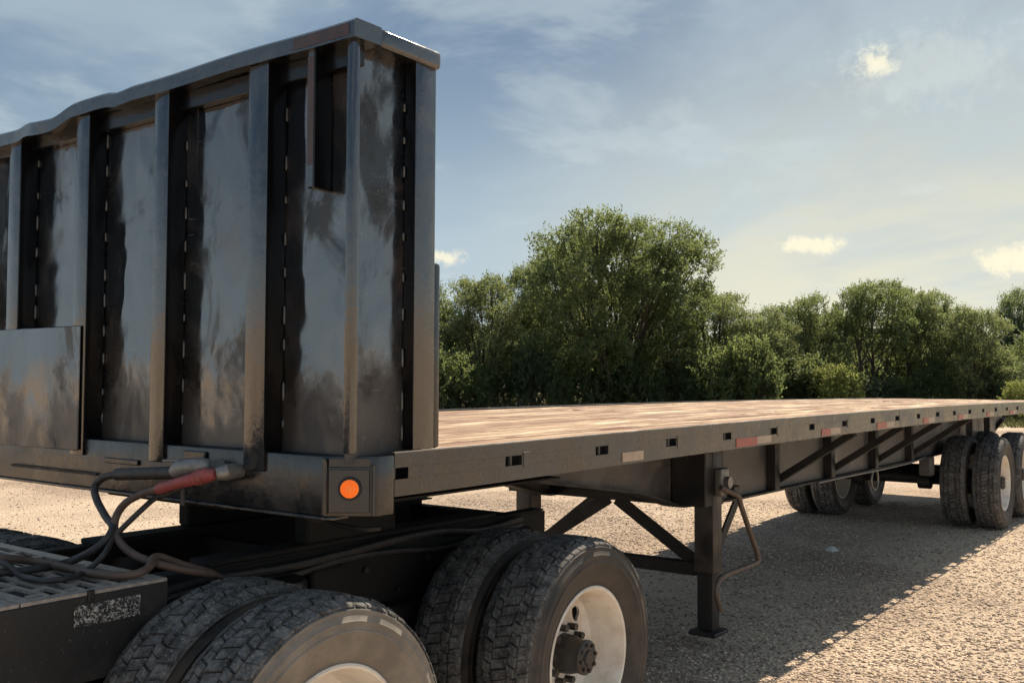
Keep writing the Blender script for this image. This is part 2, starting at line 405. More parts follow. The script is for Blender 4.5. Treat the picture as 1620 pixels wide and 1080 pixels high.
# ------------------------------------------------------------------ ground
def flat(name, poly, z, mat):
    b = MB(); b.add([(x, y, z) for x, y in poly], [tuple(range(len(poly)))]); return b.build(name, mat)
g = flat('gravel_ground', [(-900,-900),(1200,-900),(1200,1200),(-900,1200)], 0.0, GRAVEL); tag(g, kind='structure')
F2 = Vector((math.cos(yaw), math.sin(yaw), 0)); Rr = Vector((math.sin(yaw), -math.cos(yaw), 0))
C0 = Vector((CAM.x, CAM.y, 0))
def line_pt(s, t):                       # the tree line runs square to the long look across the yard
    return C0 + Rr*s + F2*t
pol = [line_pt(-160, 37.5), line_pt(160, 34.5), line_pt(160, 140), line_pt(-160, 140)]
v = flat('grass_verge', [(p.x, p.y) for p in pol], 0.006, VERGE); tag(v, kind='structure')

def stones(name, n, region, seed, smin, smax):
    r = np.random.default_rng(seed)
    base = np.array([(1,0,0),(-1,0,0),(0,1,0),(0,-1,0),(0,0,1),(0,0,-.5)], float)
    tri = np.array([(0,2,4),(2,1,4),(1,3,4),(3,0,4),(2,0,5),(1,2,5),(3,1,5),(0,3,5)])
    pos = region(r, n); n = len(pos)
    s = (smin + (smax-smin)*r.random(n)**2.5)/2
    a = r.random(n)*6.283; ca, sa = np.cos(a), np.sin(a)
    V = base[None]*(s[:,None,None]*(0.65+.7*r.random((n,6,3))))
    V[:,:,2] *= .62
    X = V[:,:,0]*ca[:,None]-V[:,:,1]*sa[:,None]; Y = V[:,:,0]*sa[:,None]+V[:,:,1]*ca[:,None]
    V = np.stack([X+pos[:,0,None], Y+pos[:,1,None], V[:,:,2]+(s*.08)[:,None]], -1)
    T = tri[None]+(np.arange(n)*6)[:,None,None]
    o = big_mesh(name, V.reshape(-1,3), T.reshape(-1,3), STONE); return o
def big_mesh(name, V, Fc, mat, parent=None):
    me = bpy.data.meshes.new(name); k = Fc.shape[1]
    me.vertices.add(len(V)); me.vertices.foreach_set('co', np.ascontiguousarray(V, np.float32).ravel())
    me.loops.add(Fc.size); me.loops.foreach_set('vertex_index', np.ascontiguousarray(Fc, np.int32).ravel())
    me.polygons.add(len(Fc)); me.polygons.foreach_set('loop_start', np.arange(len(Fc), dtype=np.int32)*k)
    me.update(calc_edges=True); me.materials.append(mat)
    return link(name, me, parent)
def near_region(r, n):                    # yard seen beside and under the trailer, denser near the camera
    u = r.random(n); t = 3.6+ (13.5-3.6)*u**1.35; s = (r.random(n)*.70-.06)*t
    return np.stack([C0.x+Rr.x*s+F2.x*t, C0.y+Rr.y*s+F2.y*t], -1)
tag(stones('loose_gravel', 70000, near_region, 3, .009, .036), kind='stuff')
def far_region(r, n):
    t = 6+12*r.random(n); s = (r.random(n)*.75-.62)*t
    return np.stack([C0.x+Rr.x*s+F2.x*t, C0.y+Rr.y*s+F2.y*t], -1)
tag(stones('scattered_gravel', 9000, far_region, 4, .012, .04), kind='stuff')
b = MB()
sc = C0 + Rr*3.05 + F2*9.4
b.add([(sc.x,sc.y,.012),(sc.x+.11,sc.y-.03,.02),(sc.x+.15,sc.y+.06,.05),(sc.x+.03,sc.y+.09,.018),(sc.x+.08,sc.y+.03,.06)],[(0,1,4),(1,2,4),(2,3,4),(3,0,4)])
tag(b.build('litter_scrap', PAPER), 'small white scrap of litter on the shaded gravel under the trailer', 'litter')

# ------------------------------------------------------------------ trailer
D = 1.396; RH = 0.129; TOP = 2.720; NB = 1.214; HALF = 1.22; LEN = 13.716
PX = 0.08                                 # headboard sheet sits this far behind the post faces
def camber(x):
    t = (x-.5)/9.0
    return .016*4*t*(1-t) if 0 < t < 1 else (-.0042*(x-9.5)*1.8 if x >= 9.5 else 0.0)
trailer = empty('flatbed_trailer', (6.8, 0, 0))
tag(trailer, 'long black steel flatbed trailer with tall ribbed headboard and plank deck', 'trailer')
XS = [0.13, .6, 1.2, 2, 3, 4, 5, 6, 7, 8, 9, 10, 11, 12, 13, LEN]
def long_strip(b, x0, x1, y0, y1, z0, z1, xs=None):
    xs = xs or [x0]+[x for x in XS if x0+.05 < x < x1-.05]+[x1]
    b.sweep([[(x, y0, z0+camber(x)), (x, y1, z0+camber(x)), (x, y1, z1+camber(x)), (x, y0, z1+camber(x))] for x in xs]); return b

# -- headboard
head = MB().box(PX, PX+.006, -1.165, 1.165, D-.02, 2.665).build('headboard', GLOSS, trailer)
posts = [(.774, .871), (.244, .341), (-.279, -.190), (-.825, -.723)]
for i, (a, bb) in enumerate(posts):
    darken_sides(MB().box(0, PX-.001, a, bb, 1.335 if i else 1.36, 2.664).build('post', POSTM, head, .006, 2), 1, FLANK)
darken_sides(MB().box(.002, PX-.001, -1.044, -1.012, 2.226, 2.664).build('short_bar', POSTM, head, .004, 1), 1, FLANK)
for s in (-1, 1):
    c = MB().box(.0, .030, min(s*1.220, s*1.188), max(s*1.220, s*1.188), D+.014, 2.664)
    c.build('corner_post', POSTM, head, .006, 2)
    w = MB().box(.031, .372, min(s*1.170, s*1.164), max(s*1.170, s*1.164), D-.02, 2.665)
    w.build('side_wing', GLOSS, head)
    darken_sides(MB().box(.276, .377, min(s*1.220, s*1.171), max(s*1.220, s*1.171), D+.012, 2.664).build('wing_post', POSTM, head, .006, 2), 0, FLANK)
    MB().box(.381, .424, min(s*1.205, s*1.12), max(s*1.205, s*1.12), D+.010, 2.02).build('stake_plate', NOSEM, head, .012, 2)
# top rail, bent down between two posts
def rail_dz(y):
    t = max(0, min(1, (y-.34)/.20)); d = -.036*t*t*(3-2*t); d += .012*math.exp(-((y-.70)/.05)**2) - .010*math.exp(-((y-.04)/.05)**2); return d + .003*math.sin(y*7)
ys = [-1.232+i*(2.464/48) for i in range(49)]
b = MB(); secs = []
for y in ys:
    z = rail_dz(y); bx = .020*math.exp(-((y-.62)/.10)**2)
    secs.append([(-.012-bx, y, 2.662+z), (.105, y, 2.664+z), (.105, y, TOP+z), (-.002-bx, y, TOP+z), (-.012-bx, y, TOP-.010+z)])
b.sweep(secs); b.build('top_rail', POSTM, head, smooth=True, ang=40)
for s in (-1, 1):
    b = MB(); y0, y1 = sorted((s*1.234, s*1.13))
    b.box(.105, .388, y0, y1, 2.658, TOP-.002); b.build('wing_cap', POSTM, head, .014, 3)
MB().box(.046, PX-.001, -1.187, 1.187, 2.598, 2.6635).build('dark_top_strip', FLANK, head, .003)  # added black strip painting the dark reflected band below the top rail
MB().box(-.0135, -.0125, -1.21, -.96, 2.668, 2.704).build('faded_tape', OLDRED, head)
MB().box(.0005, .0015, -1.042, -1.014, 2.30, 2.64).build('faded_tape', OLDRED, head)
# stitch welds along the foot of each post
bead_me = None
def bead(x, y, z):
    global bead_me
    if bead_me is None:
        o = MB().tube([(0,0,-.026),(0,0,-.018),(0,0,.018),(0,0,.026)], [.0015,.0042,.0038,.0012], 6).build('weld_bead', BEAD, head, smooth=True); bead_me = o.data
    else: o = link('weld_bead', bead_me, head)
    o.location = (x, y, z); o.scale = (1, 1, rng.uniform(.45, 1.25))
    return o
for a, bb in posts:
    z = 1.47
    while z < 2.60:
        bead(PX-.004, a-.004, z+rng.uniform(-.02,.02)); z += rng.uniform(.095, .15)
z = 1.46
while z < 2.58: bead(.272, -1.174, z); z += rng.uniform(.10, .15)
# plate over two bays on the far half
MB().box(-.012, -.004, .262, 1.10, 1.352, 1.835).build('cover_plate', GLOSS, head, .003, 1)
MB().box(-.003, .01, .285, .32, 1.36, 1.83).build('plate_rib', DARK, head)

# -- nose
ch = [(.012,-1.09),(.118,-1.222),(.19,-1.222),(.19,1.222),(.118,1.222),(.012,1.09)]
nose = MB().prism(ch, NB, D+.002).build('nose_frame', NOSEM, trailer, .006, 2)
MB().prism([(.008,-1.088),(.030,-1.118),(.10,-1.118),(.10,1.118),(.030,1.118),(.008,1.088)], NB-.012, NB-.001).build('lower_lip', NOSEM, nose, .003)
MB().box(.000, .011, -.52, -.40, 1.28, 1.385).build('wire_box', NOSEM, nose, .004)
MB().box(.002, .011, -.12, .10, 1.315, 1.335).build('step_bar', NOSEM, nose, .003)
MB().box(.003, .0115, .15, .80, 1.262, 1.272).build('seam_strip', DARK, nose)
# chamfered corner with its lamp
for s in (-1, 1):
    p0 = Vector((.012, s*1.09, 0)); p1 = Vector((.118, s*1.222, 0)); e = (p1-p0).normalized(); nrm = Vector((-e.y*s*-1, 0, 0))
    nrm = Vector((-abs(e.y), s*abs(e.x), 0)).normalized(); mid = (p0+p1)/2
    def plate(b, a0, a1, z0, z1, t0, t1):
        q = []
        for z in (z0, z1):
            for a, t in ((a0,t0),(a1,t0),(a1,t1),(a0,t1)): q.append(mid+e*a+nrm*t+Vector((0,0,z)))
        return b.add(q, [(0,1,2,3),(4,5,6,7),(0,1,5,4),(1,2,6,5),(2,3,7,6),(3,0,4,7)])
    pl = plate(MB(), -.066, .060, NB+.012, 1.358, .001, .006).build('corner_plate', NOSEM, nose, .002)
    plate(MB(), -.082, -.070, NB+.002, D-.004, .001, .014).build('corner_edge', NOSEM, nose, .003)
    plate(MB(), .066, .076, NB+.002, 1.372, .001, .010).build('corner_edge', NOSEM, nose, .003)
    plate(MB(), -.066, .062, 1.364, 1.392, .001, .005).build('corner_plate', NOSEM, nose, .002)
    lc = mid + Vector((0,0,1.300))
    b = MB(); b.tube([lc+nrm*.005, lc+nrm*.014], .036, 28); b.build('lamp_grommet', BLACK, nose, .003, 2)
    b = MB(); b.tube([lc+nrm*o_ for o_ in (.010,.020,.0225,.0205,.024,.022,.0255,.0235,.0265,.025,.0275)], [.028,.028,.0255,.0238,.0208,.0190,.0160,.0143,.0112,.0090,.003], 28); b.build('marker_lamp', AMBER, nose, smooth=True, ang=20)
# -- deck
deck = MB()
long_strip(deck, .19, LEN-.08, -1.14, 1.14, D-.045, D-.034); deck = deck.build('deck', DARK, trailer)
nrow = 16; wy = 2.30/nrow
for r_ in range(nrow):
    y0 = -1.15+r_*wy; cuts = [.10]; x = .1+rng.uniform(2.5, 5)
    while x < LEN-1.2: cuts.append(x); x += rng.uniform(3.2, 5.4)
    cuts.append(LEN-.07)
    for a, c in zip(cuts, cuts[1:]):
        b = MB(); dz = rng.uniform(-.004, .004); gap = rng.uniform(.003, .008)
        long_strip(b, a+.003, c-.003, y0+gap/2, y0+wy-gap/2, D-.031+dz, D+.004+dz)
        b.build('plank', WOOD, deck, .003, 1)
# -- side rails with open stake slots
X0 = 0.192
for s in (-1, 1):
    b = MB(); y0, y1 = sorted((s*1.152, s*1.146)); o0, o1 = sorted((s*1.220, s*1.208)); t0, t1 = sorted((s*1.207, s*1.156))
    long_strip(b, X0, LEN, o0, o1, D-.040, D+.006)            # face above the slots
    long_strip(b, X0, LEN, o0, o1, D-RH, D-.076)              # face below
    xs = X0; k = 0
    while True:                                               # solid face between slots
        sl = .205+.61*k
        e0 = sl-.050 if k else X0+.008
        if e0 > LEN-.1: break
        if e0-xs > .02: long_strip(b, xs, e0, o0, o1, D-.0765, D-.0395)
        xs = sl+.050; k += 1
    long_strip(b, xs, LEN, o0, o1, D-.0765, D-.0395)
    rail = b.build('side_rail', RAILM, trailer)
    l0, l1 = sorted((s*1.2195, s*1.2085)); long_strip(MB(), X0, LEN, l0, l1, D+.0065, D+.0105).build('worn_lip', LIP, rail)
    long_strip(MB(), X0, LEN, y0, y1, D-RH+.002, D-.007).build('inner_web', DARK, rail)
    for k in range(22):                                       # pipe spool in each slot, welded pocket straps
        sl = .205+.61*k; c_ = camber(sl)
        MB().cyl((sl+.004, s*1.199, D-.10+c_), (sl+.004, s*1.199, D-.02+c_), .008, 8).build('slot_pin', RAILM, rail, smooth=True)
        w0, w1 = sorted((s*1.2075, s*1.1525))
        b = MB().box(sl-.075, sl-.062, w0, w1, D-RH+.002+c_, D-.004+c_).box(sl+.062, sl+.075, w0, w1, D-RH+.002+c_, D-.004+c_).box(sl-.0615, sl+.0615, w0, w1, D-RH+.002+c_, D-RH+.010+c_)
        b.build('stake_pocket', DARK, rail)
        MB().cyl((sl+.305, s*1.2075, D-.06+c_), (sl+.305, s*1.1525, D-.06+c_), .028, 12).build('spool', DARK, rail, smooth=True)
        if k % 2 == 1:
            p0, p1 = sorted((s*1.2205, s*1.2225)); MB().box(sl+.058, sl+.10, p0, p1, D-.088+c_, D-.030+c_).build('pocket_strap', RAILM, rail, .001)
    if s == -1:
        tape = [(1.588,1.769,'w'),(2.752,3.024,'r'),(3.026,3.219,'w'),(4.034,4.197,'r'),(4.199,4.392,'w'),(5.188,5.42,'r'),(5.422,5.615,'w'),
                (6.45,6.61,'r'),(6.612,6.80,'w'),(7.67,7.85,'r'),(7.852,8.05,'w'),(8.9,9.05,'r'),(9.052,9.25,'w'),(10.1,10.3,'r'),(10.302,10.5,'w')]
        for a, c, kk in tape:
            cc = camber((a+c)/2)
            MB().box(a, c, -1.2228, -1.2206, D-.122+cc if kk == 'r' else D-.118+cc, D-.078+cc).build('reflective_tape', TAPER if kk == 'r' else TAPEW, rail)
MB().box(LEN-.069, LEN+.002, -1.144, 1.144, D-.15+camber(LEN), D+.004+camber(LEN)).build('rear_sill', RAILM, trailer, .004)

# -- main beams (deep I-sections that taper into the nose), crossmembers and outrigger braces
def beam_bottom(x):
    pts = [(.2, 1.245), (1.55, 1.225), (1.95, 1.135), (2.9, 1.0), (3.45, .865), (4.2, .835), (9, .815), (12.2, .84), (13.6, 1.12)]
    for (a, za), (c, zc) in zip(pts, pts[1:]):
        if a <= x <= c: return za+(zc-za)*(x-a)/(c-a)
    return pts[-1][1]
bx = [.2, .8, 1.55, 1.95, 2.4, 2.9, 3.45, 3.8, 4.2, 5, 6, 7, 8, 9, 10, 11, 12.2, 13.6]
for s in (-1, 1):
    yb = s*.50; b = MB()
    b.sweep([[(x, yb-.005, beam_bottom(x)), (x, yb+.005, beam_bottom(x)), (x, yb+.005, D-.05), (x, yb-.005, D-.05)] for x in bx])
    wb = b.build('main_beam', BEAMM, trailer)
    b = MB(); b.sweep([[(x, yb-.065, beam_bottom(x)-.014), (x, yb+.065, beam_bottom(x)-.014), (x, yb+.065, beam_bottom(x)-.0005), (x, yb-.065, beam_bottom(x)-.0005)] for x in bx])
    b.build('bottom_flange', DARK, wb)
    x = 4.94; k = 0
    while x < 9.2:
        zb = beam_bottom(x)
        y0, y1 = sorted((s*.506, s*.575)); MB().box(x-.045, x+.045, y0, y1, zb, D-.135).build('stiffener', DARK, wb, .003)
        br = MB().beam((x+.10, s*.53, zb+.06), (x+.10, s*1.10, D-RH-.005), .07, .05).build('outrigger_brace', DARK, trailer)
        x += 1.22
for k in range(33):
    x = .45+.405*k
    if x < 3.3: zl = D-.10
    else: zl = D-.125
    b = MB(); c_ = camber(x)
    b.box(x-.004, x+.004, -1.145, 1.145, zl+c_, D-.053+c_); b.box(x-.028, x+.028, -1.143, 1.143, D-.0525+c_, D-.0465+c_); b.box(x-.028, x+.028, -1.143, 1.143, zl-.006+c_, zl-.0005+c_)
    b.build('crossmember', DARK, trailer)
# coupler plate and kingpin
cp = MB().box(.192, 1.52, -.95, .95, 1.205, 1.2125).build('coupler_plate', GREASE, trailer)
MB().cyl((.80, 0, 1.10), (.80, 0, 1.2045), .045, 20).build('kingpin', CAST, cp, smooth=True)
# -- landing gear
lx = 3.55
lg = MB().box(lx-.16, lx+.10, -.74, -.512, .87, 1.20).build('landing_gear', DARK, trailer, .006)
MB().box(lx-.16, lx+.10, .512, .74, .87, 1.20).build('mount_plate', DARK, lg, .006)
for s in (-1, 1):
    lo, hi = s*.68-.065, s*.68+.065
    leg = MB().box(lx-.065, lx+.065, lo, hi, .46, 1.21).build('leg', LEGM, lg, .010, 2)
    MB().box(lx-.052, lx+.052, lo+.013, hi-.013, .115, .4595).build('inner_leg', DARK, lg, .008, 2)
    MB().box(lx-.10, lx+.10, s*.68-.09, s*.68+.09, .085, .113).build('foot', DARK, lg, .010, 2)
    MB().beam((lx, s*.03, .86), (lx, s*.612, .50), .080, .014, (1,0,0)).build('brace', DARK, lg)
    MB().beam((lx+.07, s*.66, .47), (lx+.80, s*.52, .825), .014, .085, (0,0,1)).build('brace', DARK, lg)
MB().box(lx-.03, lx+.03, -.61, .61, .430, .512).build('cross_tube', DARK, lg, .006)
MB().box(lx-.02, lx+.02, -.49, .49, .85, .91).build('cross_tube', DARK, lg, .004)
MB().box(lx-.06, lx+.06, -.80, -.747, .93, 1.10).build('gearbox', CAST, lg, .015, 2)
MB().cyl((lx+.0, -.83, 1.015), (lx+.0, -.801, 1.015), .036, 16).build('gear_shaft', CAST, lg, smooth=True)
MB().box(lx+.03, lx+.12, -.84, -.79, .92, .99).build('crank_clip', BLACK, lg, .006)
cr = [(3.43,-.82,.995), (3.53,-.85,.955), (3.60,-.86,.925), (3.64,-.86,.86), (3.86,-.86,.57), (3.885,-.86,.525), (3.85,-.86,.49), (3.40,-.86,.485), (3.30,-.86,.455), (3.275,-.86,.40), (3.335,-.86,.29)]
MB().tube(spline(cr, 5), .0165, 10).build('crank_handle', CRANK, lg, smooth=True)

# ------------------------------------------------------------------ wheels
TR, TW = .510, .272                       # tyre radius, width
def tyre_mesh(name='tyre'):
    h = TW/2; b = MB()
    prof = [(.288,-.095),(.300,-.108),(.306,-.111),(.312,-.109),(.330,-.119),(.375,-.132),(.398,-.1365),(.403,-.1405),(.409,-.1405),(.413,-.1375),(.428,-.137),(.432,-.1395),(.438,-.1395),(.442,-.136),(.462,-.131),(.466,-.1325),(.472,-.1315),(.476,-.125),(.486,-.118),(.492,-.10)]
    full = prof+[(.494,0.0)]+[(r, -y) for r, y in reversed(prof)]
    b.lathe(full, 72)
    nside = len(b.f)
    # tread blocks: five ribs of sheared lugs, the outer ones carried over the shoulder
    ribs = [(-.128,-.086),(-.077,-.042),(-.034,.034),(.042,.077),(.086,.128)]
    tr_ = random.Random(3)
    for ri, (ya, yb) in enumerate(ribs):
        n = 60 if ri in (0, 4) else 76
        for k in range(n):
            off = (ri % 2)*.5; a0 = 2*math.pi*(k+off+.05)/n; a1 = 2*math.pi*(k+off+.90)/n
            zz = .004*(1 if k % 2 else -1) if ri in (1,2,3) else 0; sh = (.012, -.012, .016, -.012, .012)[ri]
            rt = TR-(.006 if ri in (0,4) else 0)-tr_.uniform(0, .0035); vs_ = []
            for rr, ins in ((.484, 0), (rt, .002)):
                for a, y in ((a0-sh, ya+ins+zz), (a1-sh, ya+ins+zz), (a1+sh, yb-ins+zz), (a0+sh, yb-ins+zz)):
                    r2 = rr
                    if ri in (0, 4) and abs(y) > .11: r2 = rr-.016 if rr > .49 else rr-.004
                    vs_.append((r2*math.cos(a), y, r2*math.sin(a)))
            b.add(vs_, [(4,5,6,7),(0,1,5,4),(1,2,6,5),(2,3,7,6),(3,0,4,7)])
    me = bpy.data.meshes.new(name); me.from_pydata(b.v, [], b.f)
    bm = bmesh.new(); bm.from_mesh(me); bmesh.ops.recalc_face_normals(bm, faces=bm.faces); bm.to_mesh(me); bm.free()
    me.materials.append(SIDE); me.materials.append(RUB)
    idx = []
    for p in me.polygons:
        c = p.center; r = math.hypot(c.x, c.z); idx.append(1 if r > .4735 else 0)
    me.polygons.foreach_set('material_index', idx)
    me.polygons.foreach_set('use_smooth', [True]*len(me.polygons)); me.set_sharp_from_angle(angle=R(32))
    return me
def rim_mesh():
    b = MB()
    # lathe, outer side at -y: flange, dished barrel, disc near the inner side
    prof = [(.288,-.098),(.303,-.105),(.305,-.112),(.298,-.116),(.290,-.112),(.282,-.095),(.272,-.06),(.262,.01),(.255,.045),(.235,.060),(.205,.062),(.165,.050),(.150,.040),(.145,.030),(.085,.030),
            (.085,.040),(.148,.048),(.165,.060),(.205,.073),(.240,.071),(.262,.055),(.272,.075),(.285,.098),(.303,.112),(.288,.098)]
    b.lathe(prof, 80)
    me = bpy.data.meshes.new('rim'); me.from_pydata(b.v, [], b.f)
    bm = bmesh.new(); bm.from_mesh(me); bmesh.ops.remove_doubles(bm, verts=bm.verts, dist=1e-5); bmesh.ops.recalc_face_normals(bm, faces=bm.faces); bm.to_mesh(me); bm.free()
    me.materials.append(RIM)
    tmp = bpy.data.objects.new('rim_tmp', me); COL.objects.link(tmp)
    cb = MB()
    for k in range(5):
        a = 2*math.pi*(k+.18)/5; c = Vector((.202*math.cos(a), 0, .202*math.sin(a)))
        cb.tube([c+Vector((0,-.01,0)), c+Vector((0,.12,0))], .033, 18)
    cut = cb.build('cut_tmp', RIM)
    md = tmp.modifiers.new('b', 'BOOLEAN'); md.operation = 'DIFFERENCE'; md.object = cut; md.solver = 'EXACT'
    dg = bpy.context.evaluated_depsgraph_get(); ev = tmp.evaluated_get(dg)
    res = bpy.data.meshes.new_from_object(ev)
    bpy.data.objects.remove(tmp); cm = cut.data; bpy.data.objects.remove(cut); bpy.data.meshes.remove(cm)
    res.name = 'rim'
    res.polygons.foreach_set('use_smooth', [True]*len(res.polygons)); res.set_sharp_from_angle(angle=R(38)); return res
TYRE, RIMME = tyre_mesh(), rim_mesh()
TYRE_PALE = TYRE.copy(); TYRE_PALE.materials[0] = SIDE_PALE
def hub_mesh():
    b = MB(); b.lathe([(.0,-.112),(.030,-.112),(.034,-.102),(.066,-.100),(.074,-.094),(.074,-.080),(.066,-.076),(.082,-.02),(.084,.03),(.125,.031),(.140,.034),(.140,.20),(.0,.20)], 32)
    for k in range(8):
        a = 2*math.pi*(k+.3)/8; c = Vector((.056*math.cos(a), 0, .056*math.sin(a))); b.tube([c+Vector((0,-.110,0)), c+Vector((0,-.09,0))], .009, 6)
    for k in range(10):
        a = 2*math.pi*k/10; c = Vector((.118*math.cos(a), 0, .118*math.sin(a))); b.tube([c+Vector((0,-.012,0)), c+Vector((0,.036,0))], .016, 6)
    o = b.build('hub', LEGM, None, smooth=True); me = o.data; bpy.data.objects.remove(o); return me
HUB = hub_mesh()
def wheel(parent, x, y, flip, roll, z=TR, sc=1.0, tyre=None):
    w = link('wheel', HUB); w.parent = parent
    w.matrix_parent_inverse = Matrix.Translation(-parent.location)
    w.location = (x, y, z); w.rotation_euler = (0, roll, math.pi if flip else 0); w.scale = (sc, sc, sc)
    for nm, me in (('tyre', tyre or TYRE), ('rim', RIMME)):
        o = link(nm, me); o.parent = w
    return w
def duals(parent, x, yo, z=TR, sc=1.0, tyre=None):
    for s in (-1, 1):
        for k, y in enumerate((yo-TW/2, yo-TW-.062-TW/2)):
            wheel(parent, x, s*y, (s == 1) != (k == 1), rng.uniform(0, 6.28), z, sc, tyre if k == 0 else TYRE)
for ax in (10.04, 11.29):
    duals(trailer, ax, 1.20)
    a = MB().cyl((ax, -.60, TR), (ax, .60, TR), .065, 16).build('axle', DARK, trailer, smooth=True)
    for s in (-1, 1):
        MB().cyl((ax-.16, s*.30, TR-.02), (ax-.16, s*.44, TR-.02), .085, 18).build('brake_chamber', DARK, a, .01, 2)
        sp = []
        for i in range(9):
            t = i/8*2-1; sp.append((ax+t*.52, s*.50, TR+.10+.10*t*t))
        b = MB()
        for lay in range(4):
            q = [(x, y, z+lay*.014) for x, y, z in sp[lay if lay < 3 else 2: len(sp)-(lay if lay < 3 else 2)]] if lay else sp
            b.sweep([[(x, y-.038, z-.006), (x, y+.038, z-.006), (x, y+.038, z+.006), (x, y-.038, z+.006)] for x, y, z in q])
        b.build('leaf_spring', DARK, a)
for hx in (9.42, 10.665, 11.91):
    for s in (-1, 1):
        y0, y1 = sorted((s*.445, s*.565)); MB().box(hx-.09, hx+.09, y0, y1, .60, beam_bottom(hx)-.016).build('spring_hanger', BEAMM, trailer, .008)
for hx in (10.9, 11.9):
    MB().box(hx-.01, hx+.34, -.675, -.60, .965, D-.14).build('bracket_plate', BEAMM, trailer, .004)
MB().tube(spline([(5.8,-.575,.815),(6.6,-.575,.81),(7.6,-.575,.80),(8.6,-.57,.80),(9.2,-.55,.82)], 5), .008, 8).build('air_line', CAST, trailer, smooth=True)
lp = [(7.55+.10*math.cos(t), -.50, .70+.10*math.sin(t)) for t in [math.pi*(.5+2*i/24) for i in range(25)]]
MB().tube(lp, .009, 8).build('hose_loop', CAST, trailer, smooth=True)

# ------------------------------------------------------------------ tractor (the rear frame that stands in view)
tractor = empty('semi_tractor', (0.4, 0, 0))
tag(tractor, 'dark rear frame of a semi tractor coupled under the trailer nose', 'truck')
for s in (-1, 1):
    y0, y1 = sorted((s*.425, s*.345)); b = MB()
    b.box(-3.2, 2.15, s*.425-.004, s*.425+.004, .70, .958); a0, a1 = sorted((s*.420, s*.345)); b.box(-3.2, 2.15, a0, a1, .9585, .967); b.box(-3.2, 2.15, a0, a1, .692, .6995)
    b.build('frame_rail', GREASE, tractor)
for x in (-2.4, -1.2, .7, 2.1): MB().box(x-.04, x+.04, -.42, .42, .74, .93).build('frame_crossmember', DARK, tractor, .004)
for ax in (.0, 1.42):
    duals(tractor, ax, 1.195, .49, .96, TYRE_PALE if ax < 1 else TYRE)
    a = MB().cyl((ax, -.62, TR), (ax, .62, TR), .10, 18).build('drive_axle', DARK, tractor, smooth=True)
    b = MB(); b.tube([(ax-.26,0,TR),(ax-.22,0,TR),(ax,0,TR),(ax+.2,0,TR),(ax+.24,0,TR)], [.08,.16,.24,.2,.05], 20); b.build('differential', DARK, a, smooth=True)
    for s in (-1, 1):
        MB().beam((ax-.55, s*.46, .64), (ax+.55, s*.46, .64), .09, .10).build('suspension_beam', DARK, a, .01)
        MB().cyl((ax+.35, s*.47, .70), (ax+.35, s*.47, .90), .12, 18).build('air_bag', BLACK, a, .02, 2)
# fifth wheel
fw = [(.20,-.40),(.46,-.47),(1.0,-.47),(1.30,-.36),(1.42,-.30),(1.36,-.08),(.86,-.06),(.82,0),(.86,.06),(1.36,.08),(1.42,.30),(1.30,.36),(1.0,.47),(.46,.47),(.20,.40)]
f5 = MB().prism(fw, 1.155, 1.198).build('fifth_wheel', GREASE, tractor, .008, 2)
for s in (-1, 1):
    MB().prism([(.55, s*.42), (1.05, s*.42), (1.05, s*.34), (.55, s*.34)], .99, 1.1535).build('pivot_bracket', GREASE, f5, .01)
    y0, y1 = sorted((s*.30, s*.42)); MB().box(.10, 1.75, y0, y1, .968, .989).build('slide_rail', GREASE, f5, .004)
for k, (yy, zz, rr_, mt) in enumerate([(-.452,.935,.016,'HOSE'),(-.455,.90,.012,'HOSE')]):
    pts = [(-.2+.3*i, yy+rng.uniform(-.008,.008), zz+rng.uniform(-.02,.02)) for i in range(8)]
    MB().tube(spline(pts, 4), rr_, 8).build('frame_hose', HOSEB if mt == 'HOSEB' else HOSE, tractor, smooth=True)
for i in range(12):
    bx_ = -.1+.19*i; MB().cyl((bx_, -.4295, .74+.11*(i % 2)), (bx_, -.446, .74+.11*(i % 2)), .014, 6).build('frame_bolt', LEGM, tractor)
MB().tube(spline([(.42,-.44,1.13),(.42,-.60,1.12),(.44,-.80,1.10),(.50,-.86,1.10)], 4), .009, 8).build('release_handle', LEGM, f5, smooth=True)
for x in (-.12, .62, 1.9): MB().box(x-.09, x+.09, -.475, -.431, .66, .90).build('suspension_bracket', GREASE, tractor, .01)
# catwalk: bordered plates with cross slots
cw = MB()
def slot_panel(b, x0, x1, y0, y1, z0, z1, bw=.045):
    b.box(x0, x1, y0, y0+bw, z0, z1); b.box(x0, x1, y1-bw, y1, z0, z1); b.box(x0, x0+bw, y0+bw, y1-bw, z0, z1); b.box(x1-bw, x1, y0+bw, y1-bw, z0, z1)
    nx = int((x1-x0-2*bw)/.052); px_ = (x1-x0-2*bw)/nx
    for i in range(nx+1):
        xc = x0+bw+i*px_
        if 0 < i < nx: b.box(xc-.008, xc+.008, y0+bw, y1-bw, z0+.003, z1+.003)
        if i < nx:
            y = y0+bw+.03+(i % 2)*.075
            while y < y1-bw-.02: b.box(xc+.0081, xc+px_-.0081, y-.012, y+.012, z0+.004, z1+.001); y += .15
cat = MB(); slot_panel(cat, -.655, -.19, -.60, .52, .992, 1.002); slot_panel(cat, -1.16, -.66, -.60, .52, .992, 1.002); slot_panel(cat, -1.67, -1.165, -.60, .52, .992, 1.002)
cat = cat.build('catwalk', ALU, tractor)
MB().box(-1.67, -.19, -.605, -.597, .74, .9915).build('catwalk_skirt', DARK, cat, .002)
MB().box(-1.66, -.20, -.55, .50, .900, .906).build('slot_shade_sheet', BLACK, cat)  # added black sheet that puts the shade behind the slots
MB().box(-.46, -.44, -.612, -.598, .972, 1.008).build('catwalk_clip', BLACK, cat, .003)
MB().box(-.502, -.288, -.6085, -.6055, .905, .968).build('nameplate', PLATE, cat, .002)
